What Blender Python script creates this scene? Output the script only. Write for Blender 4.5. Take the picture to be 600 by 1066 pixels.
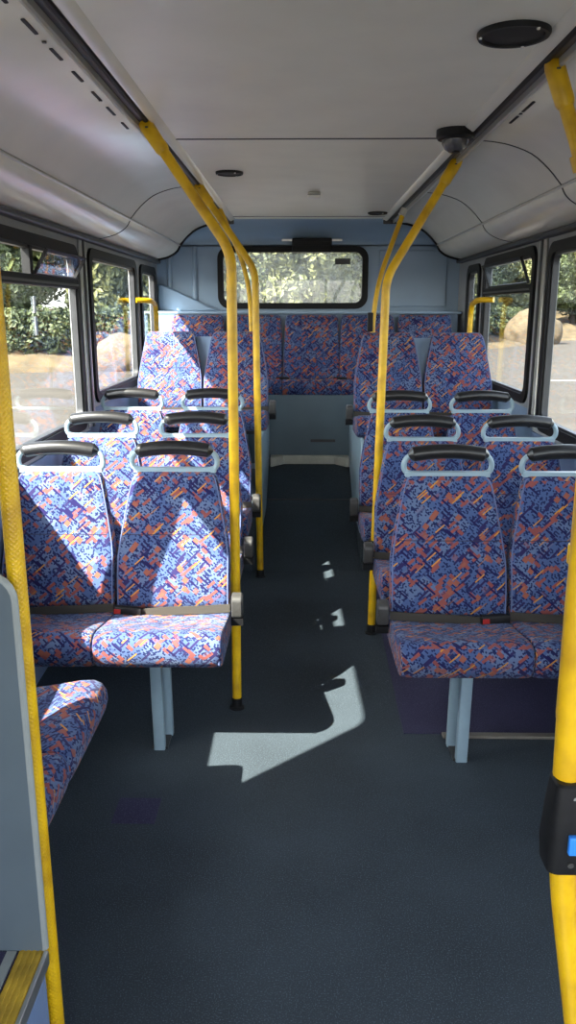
import bpy, bmesh, math, random
from mathutils import Vector, Matrix, noise

random.seed(7)
for o in list(bpy.data.objects):
    bpy.data.objects.remove(o)
SC = bpy.context.scene
COL = SC.collection

# ------------------------------------------------------------------ camera
CAMX, CAMH, FPX = -0.05, 1.6, 830.0
PITCH, YAW = math.radians(14.263), math.radians(0.937)
cam_d = bpy.data.cameras.new('camera')
cam = bpy.data.objects.new('camera', cam_d)
COL.objects.link(cam)
cam.location = (CAMX, 0, CAMH)
cam.rotation_euler = (math.pi / 2 - PITCH, 0, YAW)
cam_d.sensor_fit = 'VERTICAL'
cam_d.sensor_height = 36
cam_d.lens = 36 * FPX / 1066
cam_d.clip_start = 0.02
cam_d.clip_end = 400
SC.camera = cam

# ------------------------------------------------------------------ sky, sun, exposure
SUN_DIR = Vector((0.526, 0.487, -0.680)).normalized()
SUN_ENERGY, SKY_STRENGTH, EXPOSURE = 15.0, 0.52, 1.34
world = bpy.data.worlds.new('sky')
SC.world = world
world.use_nodes = True
wn = world.node_tree
bg = wn.nodes['Background']
sky = wn.nodes.new('ShaderNodeTexSky')
sky.sky_type = 'NISHITA'
sky.sun_disc = False
sky.sun_elevation = math.radians(44.2)
sky.sun_rotation = math.atan2(-SUN_DIR.x, -SUN_DIR.y)
sky.air_density = 1.0
sky.dust_density = 2.0
hs = wn.nodes.new('ShaderNodeHueSaturation')
hs.inputs['Saturation'].default_value = 0.45
wn.links.new(sky.outputs[0], hs.inputs['Color'])
wn.links.new(hs.outputs[0], bg.inputs[0])
bg.inputs[1].default_value = SKY_STRENGTH
sun_d = bpy.data.lights.new('sun', 'SUN')
sun_d.energy = SUN_ENERGY
sun_d.angle = math.radians(0.53)
sun_d.color = (1.0, 0.93, 0.82)
sun = bpy.data.objects.new('sun', sun_d)
COL.objects.link(sun)
sun.rotation_euler = SUN_DIR.to_track_quat('-Z', 'Y').to_euler()
sun.location = (-8, -8, 12)
SC.view_settings.view_transform = 'Standard'
SC.view_settings.look = 'None'
SC.view_settings.exposure = EXPOSURE
SC.view_settings.gamma = 1.0
SC.view_settings.use_curve_mapping = False


# ------------------------------------------------------------------ materials
class NT:
    def __init__(self, name):
        self.m = bpy.data.materials.new(name)
        self.m.use_nodes = True
        self.t = self.m.node_tree
        self.b = self.t.nodes['Principled BSDF']

    def n(self, typ, **kw):
        nd = self.t.nodes.new(typ)
        for k, v in kw.items():
            if k.startswith('i_'):
                key = k[2:]
                key = int(key) if key.isdigit() else key
                nd.inputs[key].default_value = v
            else:
                setattr(nd, k, v)
        return nd

    def l(self, a, b):
        self.t.links.new(a, b)


def c4(c):
    return (c[0], c[1], c[2], 1)


def mat(name, col, rough=0.5, metal=0.0, var=0.0, vscale=20.0, bump=0.0, bscale=200.0, spec=0.5, coat=0.0):
    k = NT(name)
    b = k.b
    b.inputs['Base Color'].default_value = c4(col)
    b.inputs['Roughness'].default_value = rough
    b.inputs['Metallic'].default_value = metal
    b.inputs['Specular IOR Level'].default_value = spec
    b.inputs['Coat Weight'].default_value = coat
    tc = k.n('ShaderNodeTexCoord')
    if var > 0:
        ns = k.n('ShaderNodeTexNoise', i_Scale=vscale, i_Detail=6.0)
        k.l(tc.outputs['Object'], ns.inputs['Vector'])
        rp = k.n('ShaderNodeValToRGB')
        rp.color_ramp.elements[0].position = 0.3
        rp.color_ramp.elements[1].position = 0.7
        rp.color_ramp.elements[0].color = c4([max(0, x * (1 - var)) for x in col])
        rp.color_ramp.elements[1].color = c4([min(1, x * (1 + var)) for x in col])
        k.l(ns.outputs[0], rp.inputs[0])
        k.l(rp.outputs[0], b.inputs['Base Color'])
    if bump > 0:
        n2 = k.n('ShaderNodeTexNoise', i_Scale=bscale, i_Detail=3.0)
        k.l(tc.outputs['Object'], n2.inputs['Vector'])
        bp = k.n('ShaderNodeBump', i_Strength=bump, i_Distance=0.002)
        k.l(n2.outputs[0], bp.inputs['Height'])
        k.l(bp.outputs[0], b.inputs['Normal'])
    return k.m


def fabric():
    k = NT('moquette')
    uv = k.n('ShaderNodeUVMap')
    oi = k.n('ShaderNodeObjectInfo')
    mul = k.n('ShaderNodeVectorMath', operation='SCALE')
    mul.inputs[0].default_value = (3.7, 5.3, 0)
    k.l(oi.outputs['Random'], mul.inputs['Scale'])
    add = k.n('ShaderNodeVectorMath', operation='ADD')
    k.l(uv.outputs[0], add.inputs[0])
    k.l(mul.outputs[0], add.inputs[1])
    nz = k.n('ShaderNodeTexNoise', i_Scale=60.0, i_Detail=2.0)
    k.l(add.outputs[0], nz.inputs['Vector'])

    def layer(rot, w, h, thr, seed, soft=0.01):
        mp = k.n('ShaderNodeMapping')
        mp.inputs['Rotation'].default_value = (0, 0, math.radians(rot))
        mp.inputs['Location'].default_value = (seed * 0.371, seed * 0.217, 0)
        k.l(add.outputs[0], mp.inputs['Vector'])
        br = k.n('ShaderNodeTexBrick', offset=0.37, squash=1.0)
        br.inputs['Color1'].default_value = (0, 0, 0, 1)
        br.inputs['Color2'].default_value = (1, 1, 1, 1)
        br.inputs['Mortar'].default_value = (0, 0, 0, 1)
        br.inputs['Scale'].default_value = 1.0
        br.inputs['Mortar Size'].default_value = 0.0
        br.inputs['Bias'].default_value = 0.0
        br.inputs['Brick Width'].default_value = w
        br.inputs['Row Height'].default_value = h
        k.l(mp.outputs[0], br.inputs['Vector'])
        mr = k.n('ShaderNodeMapRange')
        mr.inputs['From Min'].default_value = thr - soft
        mr.inputs['From Max'].default_value = thr + soft
        k.l(br.outputs['Color'], mr.inputs['Value'])
        return mr.outputs[0]

    cur = None

    def over(fac, col):
        nonlocal cur
        mx = k.n('ShaderNodeMix', data_type='RGBA')
        k.l(fac, mx.inputs['Factor'])
        if isinstance(cur, tuple):
            mx.inputs[6].default_value = c4(cur)
        else:
            k.l(cur, mx.inputs[6])
        mx.inputs[7].default_value = c4(col)
        cur = mx.outputs[2]

    cur = (0.056, 0.090, 0.200)
    over(layer(38, 0.07, 0.05, 0.62, 8), (0.092, 0.130, 0.230))
    over(layer(40, 0.0065, 0.0050, 0.68, 1), (0.012, 0.018, 0.072))
    over(layer(-44, 0.045, 0.0075, 0.90, 2), (0.022, 0.018, 0.075))
    over(layer(42, 0.024, 0.0125, 0.915, 3), (0.205, 0.058, 0.056))
    over(layer(-38, 0.036, 0.0105, 0.902, 4), (0.222, 0.064, 0.058))
    over(layer(-52, 0.020, 0.019, 0.955, 5), (0.245, 0.080, 0.055))
    over(layer(40, 0.042, 0.007, 0.92, 6), (0.012, 0.010, 0.060))
    over(layer(-40, 0.044, 0.0045, 0.975, 7), (0.46, 0.20, 0.035))
    k.l(cur, k.b.inputs['Base Color'])
    k.b.inputs['Roughness'].default_value = 0.95
    k.b.inputs['Specular IOR Level'].default_value = 0.15
    k.b.inputs['Sheen Weight'].default_value = 0.08
    k.b.inputs['Sheen Roughness'].default_value = 0.5
    bp = k.n('ShaderNodeBump', i_Strength=0.15, i_Distance=0.002)
    n2 = k.n('ShaderNodeTexNoise', i_Scale=700.0)
    k.l(uv.outputs[0], n2.inputs['Vector'])
    k.l(n2.outputs[0], bp.inputs['Height'])
    k.l(bp.outputs[0], k.b.inputs['Normal'])
    return k.m


def glass(name, tint=(0.96, 0.98, 0.97), dust=0.0):
    k = NT(name)
    t = k.t
    t.nodes.remove(k.b)
    tr = k.n('ShaderNodeBsdfTransparent')
    tr.inputs[0].default_value = c4(tint)
    gl = k.n('ShaderNodeBsdfGlossy')
    gl.inputs['Roughness'].default_value = 0.0
    lw = k.n('ShaderNodeLayerWeight', i_Blend=0.5)
    pw = k.n('ShaderNodeMath', operation='POWER')
    pw.inputs[1].default_value = 5.0
    k.l(lw.outputs['Facing'], pw.inputs[0])
    fr = k.n('ShaderNodeMath', operation='MULTIPLY_ADD')
    fr.inputs[1].default_value = 0.75
    fr.inputs[2].default_value = 0.035
    k.l(pw.outputs[0], fr.inputs[0])
    mx = k.n('ShaderNodeMixShader')
    k.l(fr.outputs[0], mx.inputs[0])
    k.l(tr.outputs[0], mx.inputs[1])
    k.l(gl.outputs[0], mx.inputs[2])
    out = mx.outputs[0]
    if dust > 0:
        df = k.n('ShaderNodeBsdfTranslucent')
        df.inputs[0].default_value = (0.75, 0.78, 0.74, 1)
        d2 = k.n('ShaderNodeBsdfDiffuse')
        d2.inputs[0].default_value = (0.75, 0.78, 0.74, 1)
        ad = k.n('ShaderNodeMixShader', i_0=0.5)
        k.l(df.outputs[0], ad.inputs[1])
        k.l(d2.outputs[0], ad.inputs[2])
        tc = k.n('ShaderNodeTexCoord')
        ns = k.n('ShaderNodeTexNoise', i_Scale=9.0, i_Detail=6.0)
        k.l(tc.outputs['Object'], ns.inputs['Vector'])
        mr = k.n('ShaderNodeMapRange')
        mr.inputs['From Min'].default_value = 0.3
        mr.inputs['From Max'].default_value = 0.7
        mr.inputs['To Min'].default_value = dust * 0.6
        mr.inputs['To Max'].default_value = dust * 1.4
        k.l(ns.outputs[0], mr.inputs['Value'])
        m2 = k.n('ShaderNodeMixShader')
        k.l(mr.outputs[0], m2.inputs[0])
        k.l(out, m2.inputs[1])
        k.l(ad.outputs[0], m2.inputs[2])
        out = m2.outputs[0]
    k.l(out, t.nodes['Material Output'].inputs[0])
    return k.m


def floor_mat(name, col, fleck):
    k = NT(name)
    tc = k.n('ShaderNodeTexCoord')
    n1 = k.n('ShaderNodeTexNoise', i_Scale=2.2, i_Detail=5.0)
    k.l(tc.outputs['Object'], n1.inputs['Vector'])
    v = k.n('ShaderNodeTexNoise', i_Scale=260.0, i_Detail=2.0)
    k.l(tc.outputs['Object'], v.inputs['Vector'])
    r1 = k.n('ShaderNodeValToRGB')
    r1.color_ramp.elements[0].position = 0.35
    r1.color_ramp.elements[1].position = 0.68
    r1.color_ramp.elements[0].color = c4([x * 0.82 for x in col])
    r1.color_ramp.elements[1].color = c4([x * 1.2 for x in col])
    k.l(n1.outputs[0], r1.inputs[0])
    r2 = k.n('ShaderNodeMapRange')
    r2.inputs['From Min'].default_value = 0.54
    r2.inputs['From Max'].default_value = 0.70
    k.l(v.outputs[0], r2.inputs['Value'])
    mx = k.n('ShaderNodeMix', data_type='RGBA')
    k.l(r2.outputs[0], mx.inputs['Factor'])
    k.l(r1.outputs[0], mx.inputs[6])
    mx.inputs[7].default_value = c4(fleck)
    k.l(mx.outputs[2], k.b.inputs['Base Color'])
    k.b.inputs['Roughness'].default_value = 0.7
    k.b.inputs['Specular IOR Level'].default_value = 0.3
    bp = k.n('ShaderNodeBump', i_Strength=0.4, i_Distance=0.002)
    k.l(v.outputs[0], bp.inputs['Height'])
    k.l(bp.outputs[0], k.b.inputs['Normal'])
    return k.m


def yellow_mat(name, dimple=False):
    k = NT(name)
    tc = k.n('ShaderNodeTexCoord')
    ns = k.n('ShaderNodeTexNoise', i_Scale=14.0, i_Detail=8.0)
    k.l(tc.outputs['Object'], ns.inputs['Vector'])
    rp = k.n('ShaderNodeValToRGB')
    rp.color_ramp.elements[0].position = 0.25
    rp.color_ramp.elements[1].position = 0.6
    rp.color_ramp.elements[0].color = (0.46, 0.25, 0.008, 1)
    rp.color_ramp.elements[1].color = (0.76, 0.46, 0.006, 1)
    k.l(ns.outputs[0], rp.inputs[0])
    k.l(rp.outputs[0], k.b.inputs['Base Color'])
    k.b.inputs['Roughness'].default_value = 0.33
    if dimple:
        uv = k.n('ShaderNodeUVMap')
        mp = k.n('ShaderNodeMapping')
        mp.inputs['Rotation'].default_value = (0, 0, math.radians(45))
        mp.inputs['Scale'].default_value = (150, 150, 1)
        k.l(uv.outputs[0], mp.inputs[0])
        v = k.n('ShaderNodeTexVoronoi', i_Scale=1.0)
        v.inputs['Randomness'].default_value = 0.0
        k.l(mp.outputs[0], v.inputs['Vector'])
        bp = k.n('ShaderNodeBump', i_Strength=0.8, i_Distance=0.002)
        k.l(v.outputs['Distance'], bp.inputs['Height'])
        k.l(bp.outputs[0], k.b.inputs['Normal'])
    return k.m


M = dict(
    fabric=fabric(),
    glass=glass('window_glass'),
    dusty=glass('dusty_rear_glass', dust=0.13),
    floor=floor_mat('vinyl_floor', (0.034, 0.046, 0.057), (0.085, 0.110, 0.130)),
    purple=floor_mat('purple_vinyl', (0.034, 0.032, 0.070), (0.08, 0.08, 0.14)),
    yellow=yellow_mat('yellow_rail'),
    yellow_dim=yellow_mat('yellow_dimpled_rail', True),
    ceil=mat('cream_ceiling', (0.73, 0.715, 0.62), 0.42, var=0.04, vscale=5, bump=0.08, bscale=500),
    cove=mat('pale_grey_cove', (0.74, 0.725, 0.63), 0.22, var=0.04, vscale=4),
    blue=mat('pale_blue_panel', (0.25, 0.35, 0.47), 0.33, var=0.05, vscale=3),
    teal=mat('teal_grey_panel', (0.07, 0.11, 0.135), 0.45, var=0.08, vscale=5),
    bluedk=mat('blue_side_panel', (0.16, 0.23, 0.38), 0.5, var=0.08, vscale=8),
    bluemet=mat('pale_blue_paint', (0.25, 0.345, 0.40), 0.35, var=0.04, vscale=30),
    shell=mat('seat_shell', (0.20, 0.29, 0.42), 0.4, var=0.04, vscale=12),
    rubber=mat('black_rubber', (0.008, 0.008, 0.009), 0.55, spec=0.25),
    black=mat('black_plastic', (0.009, 0.009, 0.010), 0.5, spec=0.25, var=0.2, vscale=60),
    grip=mat('black_grip', (0.012, 0.012, 0.013), 0.30, var=0.15, vscale=90),
    grey=mat('grey_plastic', (0.045, 0.044, 0.042), 0.4, var=0.1, vscale=50),
    alu=mat('brushed_aluminium', (0.62, 0.62, 0.60), 0.32, metal=0.9, var=0.06, vscale=40),
    silver=mat('silver_trim', (0.50, 0.50, 0.48), 0.35, metal=0.5, var=0.05, vscale=20),
    dark=mat('dark_channel', (0.022, 0.023, 0.026), 0.4, var=0.2, vscale=15),
    pillar=mat('grey_pillar', (0.30, 0.31, 0.32), 0.4, var=0.05, vscale=10),
    panel=mat('grey_laminate', (0.105, 0.135, 0.155), 0.45, var=0.08, vscale=6, bump=0.06, bscale=300),
    edge=mat('pale_edge_strip', (0.27, 0.29, 0.28), 0.45, var=0.05, vscale=30),
    cream=mat('cream_trim', (0.48, 0.46, 0.38), 0.5, var=0.12, vscale=12),
    beige=mat('beige_strip', (0.17, 0.155, 0.125), 0.6, var=0.12, vscale=25),
    strap=mat('belt_webbing', (0.040, 0.035, 0.028), 0.8, bump=0.4, bscale=900),
    red=mat('red_button', (0.35, 0.02, 0.015), 0.4),
    piping=mat('lavender_piping', (0.10, 0.13, 0.26), 0.8),
    seam=mat('dark_seam', (0.02, 0.02, 0.05), 0.9),
    bluebtn=mat('blue_button', (0.03, 0.22, 0.75), 0.35),
    nosing=mat('worn_yellow_nosing', (0.42, 0.27, 0.025), 0.6, var=0.35, vscale=18, bump=0.3, bscale=120),
    sticker=mat('pale_sticker', (0.55, 0.62, 0.70), 0.5),
    dome=mat('smoked_dome', (0.08, 0.08, 0.085), 0.08),
    white=mat('white_plastic', (0.72, 0.71, 0.67), 0.4),
    roofskin=mat('roof_skin', (0.5, 0.5, 0.5), 0.5),
    asphalt=mat('pale_asphalt', (0.046, 0.039, 0.030), 0.9, var=0.22, vscale=0.9, bump=0.4, bscale=40),
    paint=mat('bay_line_paint', (0.36, 0.36, 0.33), 0.8, var=0.1, vscale=5),
    bank=mat('dry_grass_bank', (0.085, 0.062, 0.030), 0.95, var=0.4, vscale=1.4),
    rock=mat('sandstone', (0.095, 0.072, 0.042), 0.9, var=0.25, vscale=3, bump=0.6, bscale=9),
    bark=mat('bark', (0.07, 0.05, 0.035), 0.9, var=0.3, vscale=8),
)


def leaf_mat(name, a, b):
    k = NT(name)
    tc = k.n('ShaderNodeTexCoord')
    ns = k.n('ShaderNodeTexNoise', i_Scale=1.6, i_Detail=6.0)
    k.l(tc.outputs['Object'], ns.inputs['Vector'])
    rp = k.n('ShaderNodeValToRGB')
    rp.color_ramp.elements[0].position = 0.35
    rp.color_ramp.elements[1].position = 0.65
    rp.color_ramp.elements[0].color = c4(a)
    rp.color_ramp.elements[1].color = c4(b)
    k.l(ns.outputs[0], rp.inputs[0])
    k.l(rp.outputs[0], k.b.inputs['Base Color'])
    k.b.inputs['Roughness'].default_value = 0.6
    k.b.inputs['Transmission Weight'].default_value = 0.0
    return k.m


M['leaf1'] = leaf_mat('dark_leaves', (0.022, 0.036, 0.012), (0.062, 0.080, 0.022))
M['leaf2'] = leaf_mat('olive_leaves', (0.035, 0.046, 0.014), (0.105, 0.108, 0.03))
M['leaf3'] = leaf_mat('yellow_green_leaves', (0.055, 0.065, 0.014), (0.15, 0.145, 0.03))


# ------------------------------------------------------------------ mesh helpers
class MB:
    """Collects faces; build() makes ONE mesh object of them."""

    def __init__(self):
        self.v, self.f = [], []

    def add(self, vs, fs):
        n = len(self.v)
        self.v += [tuple(p) for p in vs]
        self.f += [tuple(i + n for i in q) for q in fs]
        return self

    def box(self, x0, x1, y0, y1, z0, z1):
        vs = [(x, y, z) for z in (z0, z1) for y in (y0, y1) for x in (x0, x1)]
        return self.add(vs, [(0, 2, 3, 1), (4, 5, 7, 6), (0, 1, 5, 4), (2, 6, 7, 3), (0, 4, 6, 2), (1, 3, 7, 5)])

    def tube(self, path, r, n=16, cap=True, rr=None):
        P = [Vector(p) for p in path]
        T = []
        for i in range(len(P)):
            a = P[max(0, i - 1)]
            b = P[min(len(P) - 1, i + 1)]
            T.append((b - a).normalized())
        up = Vector((0, 0, 1)) if abs(T[0].z) < 0.9 else Vector((1, 0, 0))
        u = T[0].cross(up).normalized()
        vs, fs = [], []
        for i, p in enumerate(P):
            u = (u - T[i] * u.dot(T[i])).normalized()
            w = T[i].cross(u)
            rad = rr[i] if rr else r
            for k in range(n):
                a = 2 * math.pi * k / n
                vs.append(p + (u * math.cos(a) + w * math.sin(a)) * rad)
        for i in range(len(P) - 1):
            for k in range(n):
                k2 = (k + 1) % n
                fs.append((i * n + k, i * n + k2, (i + 1) * n + k2, (i + 1) * n + k))
        if cap:
            fs.append(tuple(range(n))[::-1])
            fs.append(tuple((len(P) - 1) * n + k for k in range(n)))
        return self.add(vs, fs)

    def lathe(self, prof, n=28, cx=0, cy=0):
        vs, fs = [], []
        for r, z in prof:
            for k in range(n):
                a = 2 * math.pi * k / n
                vs.append((cx + r * math.cos(a), cy + r * math.sin(a), z))
        for i in range(len(prof) - 1):
            for k in range(n):
                k2 = (k + 1) % n
                fs.append((i * n + k, i * n + k2, (i + 1) * n + k2, (i + 1) * n + k))
        fs.append(tuple(range(n))[::-1])
        fs.append(tuple((len(prof) - 1) * n + k for k in range(n)))
        return self.add(vs, fs)

    def loft(self, rings, cap=True):
        n = len(rings[0])
        vs = [p for r in rings for p in r]
        fs = []
        for i in range(len(rings) - 1):
            for k in range(n):
                k2 = (k + 1) % n
                fs.append((i * n + k, i * n + k2, (i + 1) * n + k2, (i + 1) * n + k))
        if cap:
            fs.append(tuple(range(n))[::-1])
            fs.append(tuple((len(rings) - 1) * n + k for k in range(n)))
        return self.add(vs, fs)

    def sheet(self, prof, y0, y1, thick, flip=1):
        """profile of (x,z) points extruded along y, with thickness upward/outward"""
        n = len(prof)
        off = []
        for i, p in enumerate(prof):
            a = prof[max(0, i - 1)]
            b = prof[min(n - 1, i + 1)]
            d = Vector((b[0] - a[0], b[1] - a[1])).normalized()
            off.append((p[0] - d.y * thick * flip, p[1] + d.x * thick * flip))
        poly = list(prof) + off[::-1]
        rings = [[(x, y, z) for x, z in poly] for y in (y0, y1)]
        return self.loft(rings)

    def mesh(self, name, m, smooth=True, angle=35):
        me = bpy.data.meshes.new(name)
        me.from_pydata(self.v, [], self.f)
        bm = bmesh.new()
        bm.from_mesh(me)
        bmesh.ops.recalc_face_normals(bm, faces=bm.faces)
        uvl = bm.loops.layers.uv.new('UVMap')
        lim = math.radians(angle)
        for f in bm.faces:
            nx, ny, nz = abs(f.normal.x), abs(f.normal.y), abs(f.normal.z)
            for lp in f.loops:
                p = lp.vert.co
                if ny >= nx and ny >= nz:
                    lp[uvl].uv = (p.x, p.z)
                elif nz >= nx:
                    lp[uvl].uv = (p.x, p.y)
                else:
                    lp[uvl].uv = (p.y, p.z)
            f.smooth = smooth
        for e in bm.edges:
            if len(e.link_faces) == 2 and e.calc_face_angle(0) > lim:
                e.smooth = False
        bm.to_mesh(me)
        bm.free()
        me.materials.append(M[m])
        return me

    def build(self, name, m, parent=None, loc=None, smooth=True, angle=35, bevel=0):
        return inst(name, self.mesh(name, m, smooth, angle), parent, loc, bevel=bevel)


def inst(name, me, parent=None, loc=None, rot=None, bevel=0):
    o = bpy.data.objects.new(name, me)
    COL.objects.link(o)
    if parent is not None:
        o.parent = parent
    if loc:
        o.location = loc
    if rot:
        o.rotation_euler = rot
    if bevel:
        md = o.modifiers.new('bevel', 'BEVEL')
        md.width = bevel
        md.segments = 2
        md.limit_method = 'ANGLE'
        md.angle_limit = math.radians(40)
    return o


def tag(o, label=None, cat=None, group=None, kind=None):
    if label:
        o['label'] = label
    if cat:
        o['category'] = cat
    if group:
        o['group'] = group
    if kind:
        o['kind'] = kind
    return o


def thing(name, label, cat, loc=(0, 0, 0), rz=0, group=None, kind=None):
    o = bpy.data.objects.new(name, None)
    o.empty_display_size = 0.1
    COL.objects.link(o)
    o.location = loc
    o.rotation_euler = (0, 0, rz)
    return tag(o, label, cat, group, kind)


def struct(name, label, mb=None, m=None, loc=None, bevel=0, cat=None):
    if mb is None:
        return thing(name, label, cat, loc or (0, 0, 0), 0, None, 'structure')
    o = mb.build(name, m, None, loc, bevel=bevel)
    return tag(o, label, cat, None, 'structure')


def fillet(pts, r, seg=7):
    out = [Vector(pts[0])]
    for i in range(1, len(pts) - 1):
        p = Vector(pts[i])
        a = (Vector(pts[i - 1]) - p)
        b = (Vector(pts[i + 1]) - p)
        d = min(r, a.length * 0.48, b.length * 0.48)
        p0 = p + a.normalized() * d
        p1 = p + b.normalized() * d
        for k in range(seg + 1):
            t = k / seg
            out.append(p0 * (1 - t) ** 2 + p * 2 * t * (1 - t) + p1 * t * t)
    out.append(Vector(pts[-1]))
    return out


def rrect(u0, u1, v0, v1, r, seg=6):
    pts = []
    for cu, cv, a0 in ((u1 - r, v1 - r, 0), (u0 + r, v1 - r, 90), (u0 + r, v0 + r, 180), (u1 - r, v0 + r, 270)):
        for k in range(seg + 1):
            a = math.radians(a0 + 90 * k / seg)
            pts.append((cu + r * math.cos(a), cv + r * math.sin(a)))
    return pts


def plate_mesh(mb, outer, holes, w0, w1, mapf):
    """flat plate with holes in (u,v), thickness w0..w1; mapf(u,v,w)->xyz"""
    bm = bmesh.new()
    loops = []
    for lp in [outer] + holes:
        vs = [bm.verts.new((u, v, 0)) for u, v in lp]
        loops.append(vs)
        for i in range(len(vs)):
            bm.edges.new((vs[i], vs[(i + 1) % len(vs)]))
    bmesh.ops.triangle_fill(bm, use_beauty=True, use_dissolve=False, edges=bm.edges[:])
    bm.verts.index_update()
    vs = [v.co.copy() for v in bm.verts]
    tris = [[v.index for v in f.verts] for f in bm.faces]
    n = len(vs)
    V = [mapf(p.x, p.y, w0) for p in vs] + [mapf(p.x, p.y, w1) for p in vs]
    F = tris + [[i + n for i in t][::-1] for t in tris]
    for lp in loops:
        for i in range(len(lp)):
            a, b = lp[i].index, lp[(i + 1) % len(lp)].index
            F.append([a, b, b + n, a + n])
    bm.free()
    mb.add(V, F)
    return mb


def ring(mb, outer, inner, w0, w1, mapf):
    n = len(outer)
    V = []
    for lp, w in ((outer, w0), (inner, w0), (inner, w1), (outer, w1)):
        V += [mapf(u, v, w) for u, v in lp]
    F = []
    for s in range(4):
        s2 = (s + 1) % 4
        for k in range(n):
            k2 = (k + 1) % n
            F.append((s * n + k, s * n + k2, s2 * n + k2, s2 * n + k))
    mb.add(V, F)
    return mb


# ------------------------------------------------------------------ the setting: floor, platforms
WX = 1.2          # half width to the windows
YF, YB = -2.1, 6.6
floor = struct('floor', 'dark blue-grey speckled vinyl bus floor')
mb = MB()
mb.loft([[(x, YF, -0.06), (x, YF, 0), (x, 3.0, 0), (x, 4.52, 0.09), (x, 4.52, -0.06)] for x in (-1.25, 1.25)])
mb.build('main_floor', 'floor', floor)
RAMP = [(4.52, 0.09), (4.75, 0.145), (5.0, 0.23), (5.3, 0.345), (5.55, 0.45), (5.68, 0.495), (5.80, 0.50)]
mb = MB()
mb.loft([[(x, 4.52, -0.06)] + [(x, y, z) for y, z in RAMP] + [(x, 5.80, -0.06)] for x in (-0.29, 0.31)])
mb.build('aisle_ramp', 'floor', floor)
MB().box(-0.288, 0.308, 5.28, 5.30, 0.335, 0.3475).build('ramp_joint', 'dark', floor)
mb = MB()
mb.loft([[(x, 2.80, -0.01), (x, 2.80, 0.004), (x, 3.0, 0.004), (x, 4.45, 0.0899), (x, 4.45, 0.06), (x, 3.0, -0.01)] for x in (0.355, 1.19)])
mb.build('purple_mat', 'purple', floor)
MB().box(0.50, 1.19, 2.765, 2.797, 0.0, 0.012).build('edge_strip', 'beige', floor, bevel=0.003)
MB().box(-0.655, -0.515, 2.225, 2.36, 0.0, 0.003).build('access_patch', 'purple', floor)

for side, x0, x1, nm in ((-1, -1.19, -0.29, 'left'), (1, 0.31, 1.19, 'right')):
    pod = struct('seat_platform', 'raised platform with pale blue side under the %s rear seats' % nm)
    MB().box(x0, x1, 4.52, 5.80, 0.02, 0.44).build('platform_body', 'floor', pod)
    xi = x1 if side < 0 else x0
    MB().box(x0, x1, 4.50, 5.80, 0.44, 0.456).build('platform_top', 'floor', pod)
    a, b = sorted((xi - side * 0.008, xi + side * 0.012))
    MB().box(a, b, 4.60, 5.78, 0.30, 0.86).build('side_panel', 'bluemet', pod, bevel=0.006)
    a, b = sorted((xi - side * 0.014, xi + side * 0.012))
    MB().box(a, b, 4.515, 4.60, 0.34, 0.43).build('corner_cap', 'cream', pod, bevel=0.004)

# rear bench riser
rb = struct('trim_1', 'pale blue riser panel under the rear bench')
MB().box(-1.19, 1.19, 5.78, 5.80, 0.50, 1.00).build('riser_panel', 'teal', rb)
mb = MB()
mb.loft([[(-0.27, 5.775, z), (-0.27, 5.64, z), (-0.255, 5.64, z), (-0.175, 5.745, z), (0.195, 5.745, z), (0.275, 5.64, z), (0.30, 5.64, z), (0.30, 5.775, z)] for z in (0.50, 0.565)])
mb.build('kick_strip', 'cream', rb, bevel=0.006)
MB().box(0.02, 0.20, 5.772, 5.78, 0.66, 0.68).build('dark_vent', 'dark', rb)

# ------------------------------------------------------------------ walls and windows
SILL, TOP = 1.0, 1.91
LW = [  # y0, y1, z0, z1
    (-1.5, -0.25, 0.95, 1.90), (1.51, 2.35, 1.00, 1.90), (2.41, 4.22, 1.00, 1.90),
    (4.45, 5.70, 1.10, 1.91), (5.86, 6.46, 1.10, 1.90)]
RW = [
    (1.05, 2.35, 1.00, 1.90), (2.55, 4.20, 1.00, 1.91), (4.45, 5.66, 1.10, 1.92), (5.80, 6.22, 1.10, 1.90)]


def side_map(s, base):
    return lambda u, v, w: (s * (base + w), u, v)


def make_wall(side, wins, nm, start=YF):
    s = -1 if side == 'left' else 1
    w = struct('wall_' + side, nm)
    f = side_map(s, WX)
    cuts = [start] + [(wins[i][1] + wins[i + 1][0]) / 2 for i in range(len(wins) - 1)] + [6.65]
    for i, (a, b, c, d) in enumerate(wins):
        mb = MB()
        plate_mesh(mb, [(cuts[i], 0.80), (cuts[i + 1], 0.80), (cuts[i + 1], 2.30), (cuts[i], 2.30)], [rrect(a, b, c, d, 0.075)], 0.0, 0.045, f)
        mb.build('window_surround', 'pillar', w, smooth=False)
    return w, s, f


wl, sl, fl = make_wall('left', LW, 'grey window surround and blue lower lining along the left side')
MB().box(-1.245, -1.2, YF, 6.65, -0.06, 0.80).build('lower_lining', 'bluedk', wl)
MB().box(-1.2, -1.197, 4.30, 6.6, 0.80, 1.07).build('lower_lining', 'bluedk', wl)
MB().box(-1.2, -1.19, YF, 4.30, 0.80, 0.965).build('lower_lining', 'bluedk', wl)
# right wall keeps an open doorway beside the driver area (outside the picture, lets daylight in)
wr, sr, fr = make_wall('right', RW, 'grey window surround and blue lower lining along the right side', 0.45)
MB().box(1.2, 1.245, YF, -1.45, 0.80, 2.30).build('door_post', 'pillar', wr)
MB().box(1.2, 1.245, -1.45, 0.45, 2.05, 2.30).build('door_header', 'pillar', wr)
MB().box(1.2, 1.245, 0.45, 6.65, -0.06, 0.80).build('lower_lining', 'bluedk', wr)
MB().box(1.2, 1.245, YF, -1.45, -0.06, 0.80).build('lower_lining', 'bluedk', wr)
MB().box(1.197, 1.2, 4.30, 6.6, 0.80, 1.07).build('lower_lining', 'shell', wr)
MB().box(1.19, 1.2, 0.45, 4.30, 0.80, 0.965).build('lower_lining', 'bluedk', wr)
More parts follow.
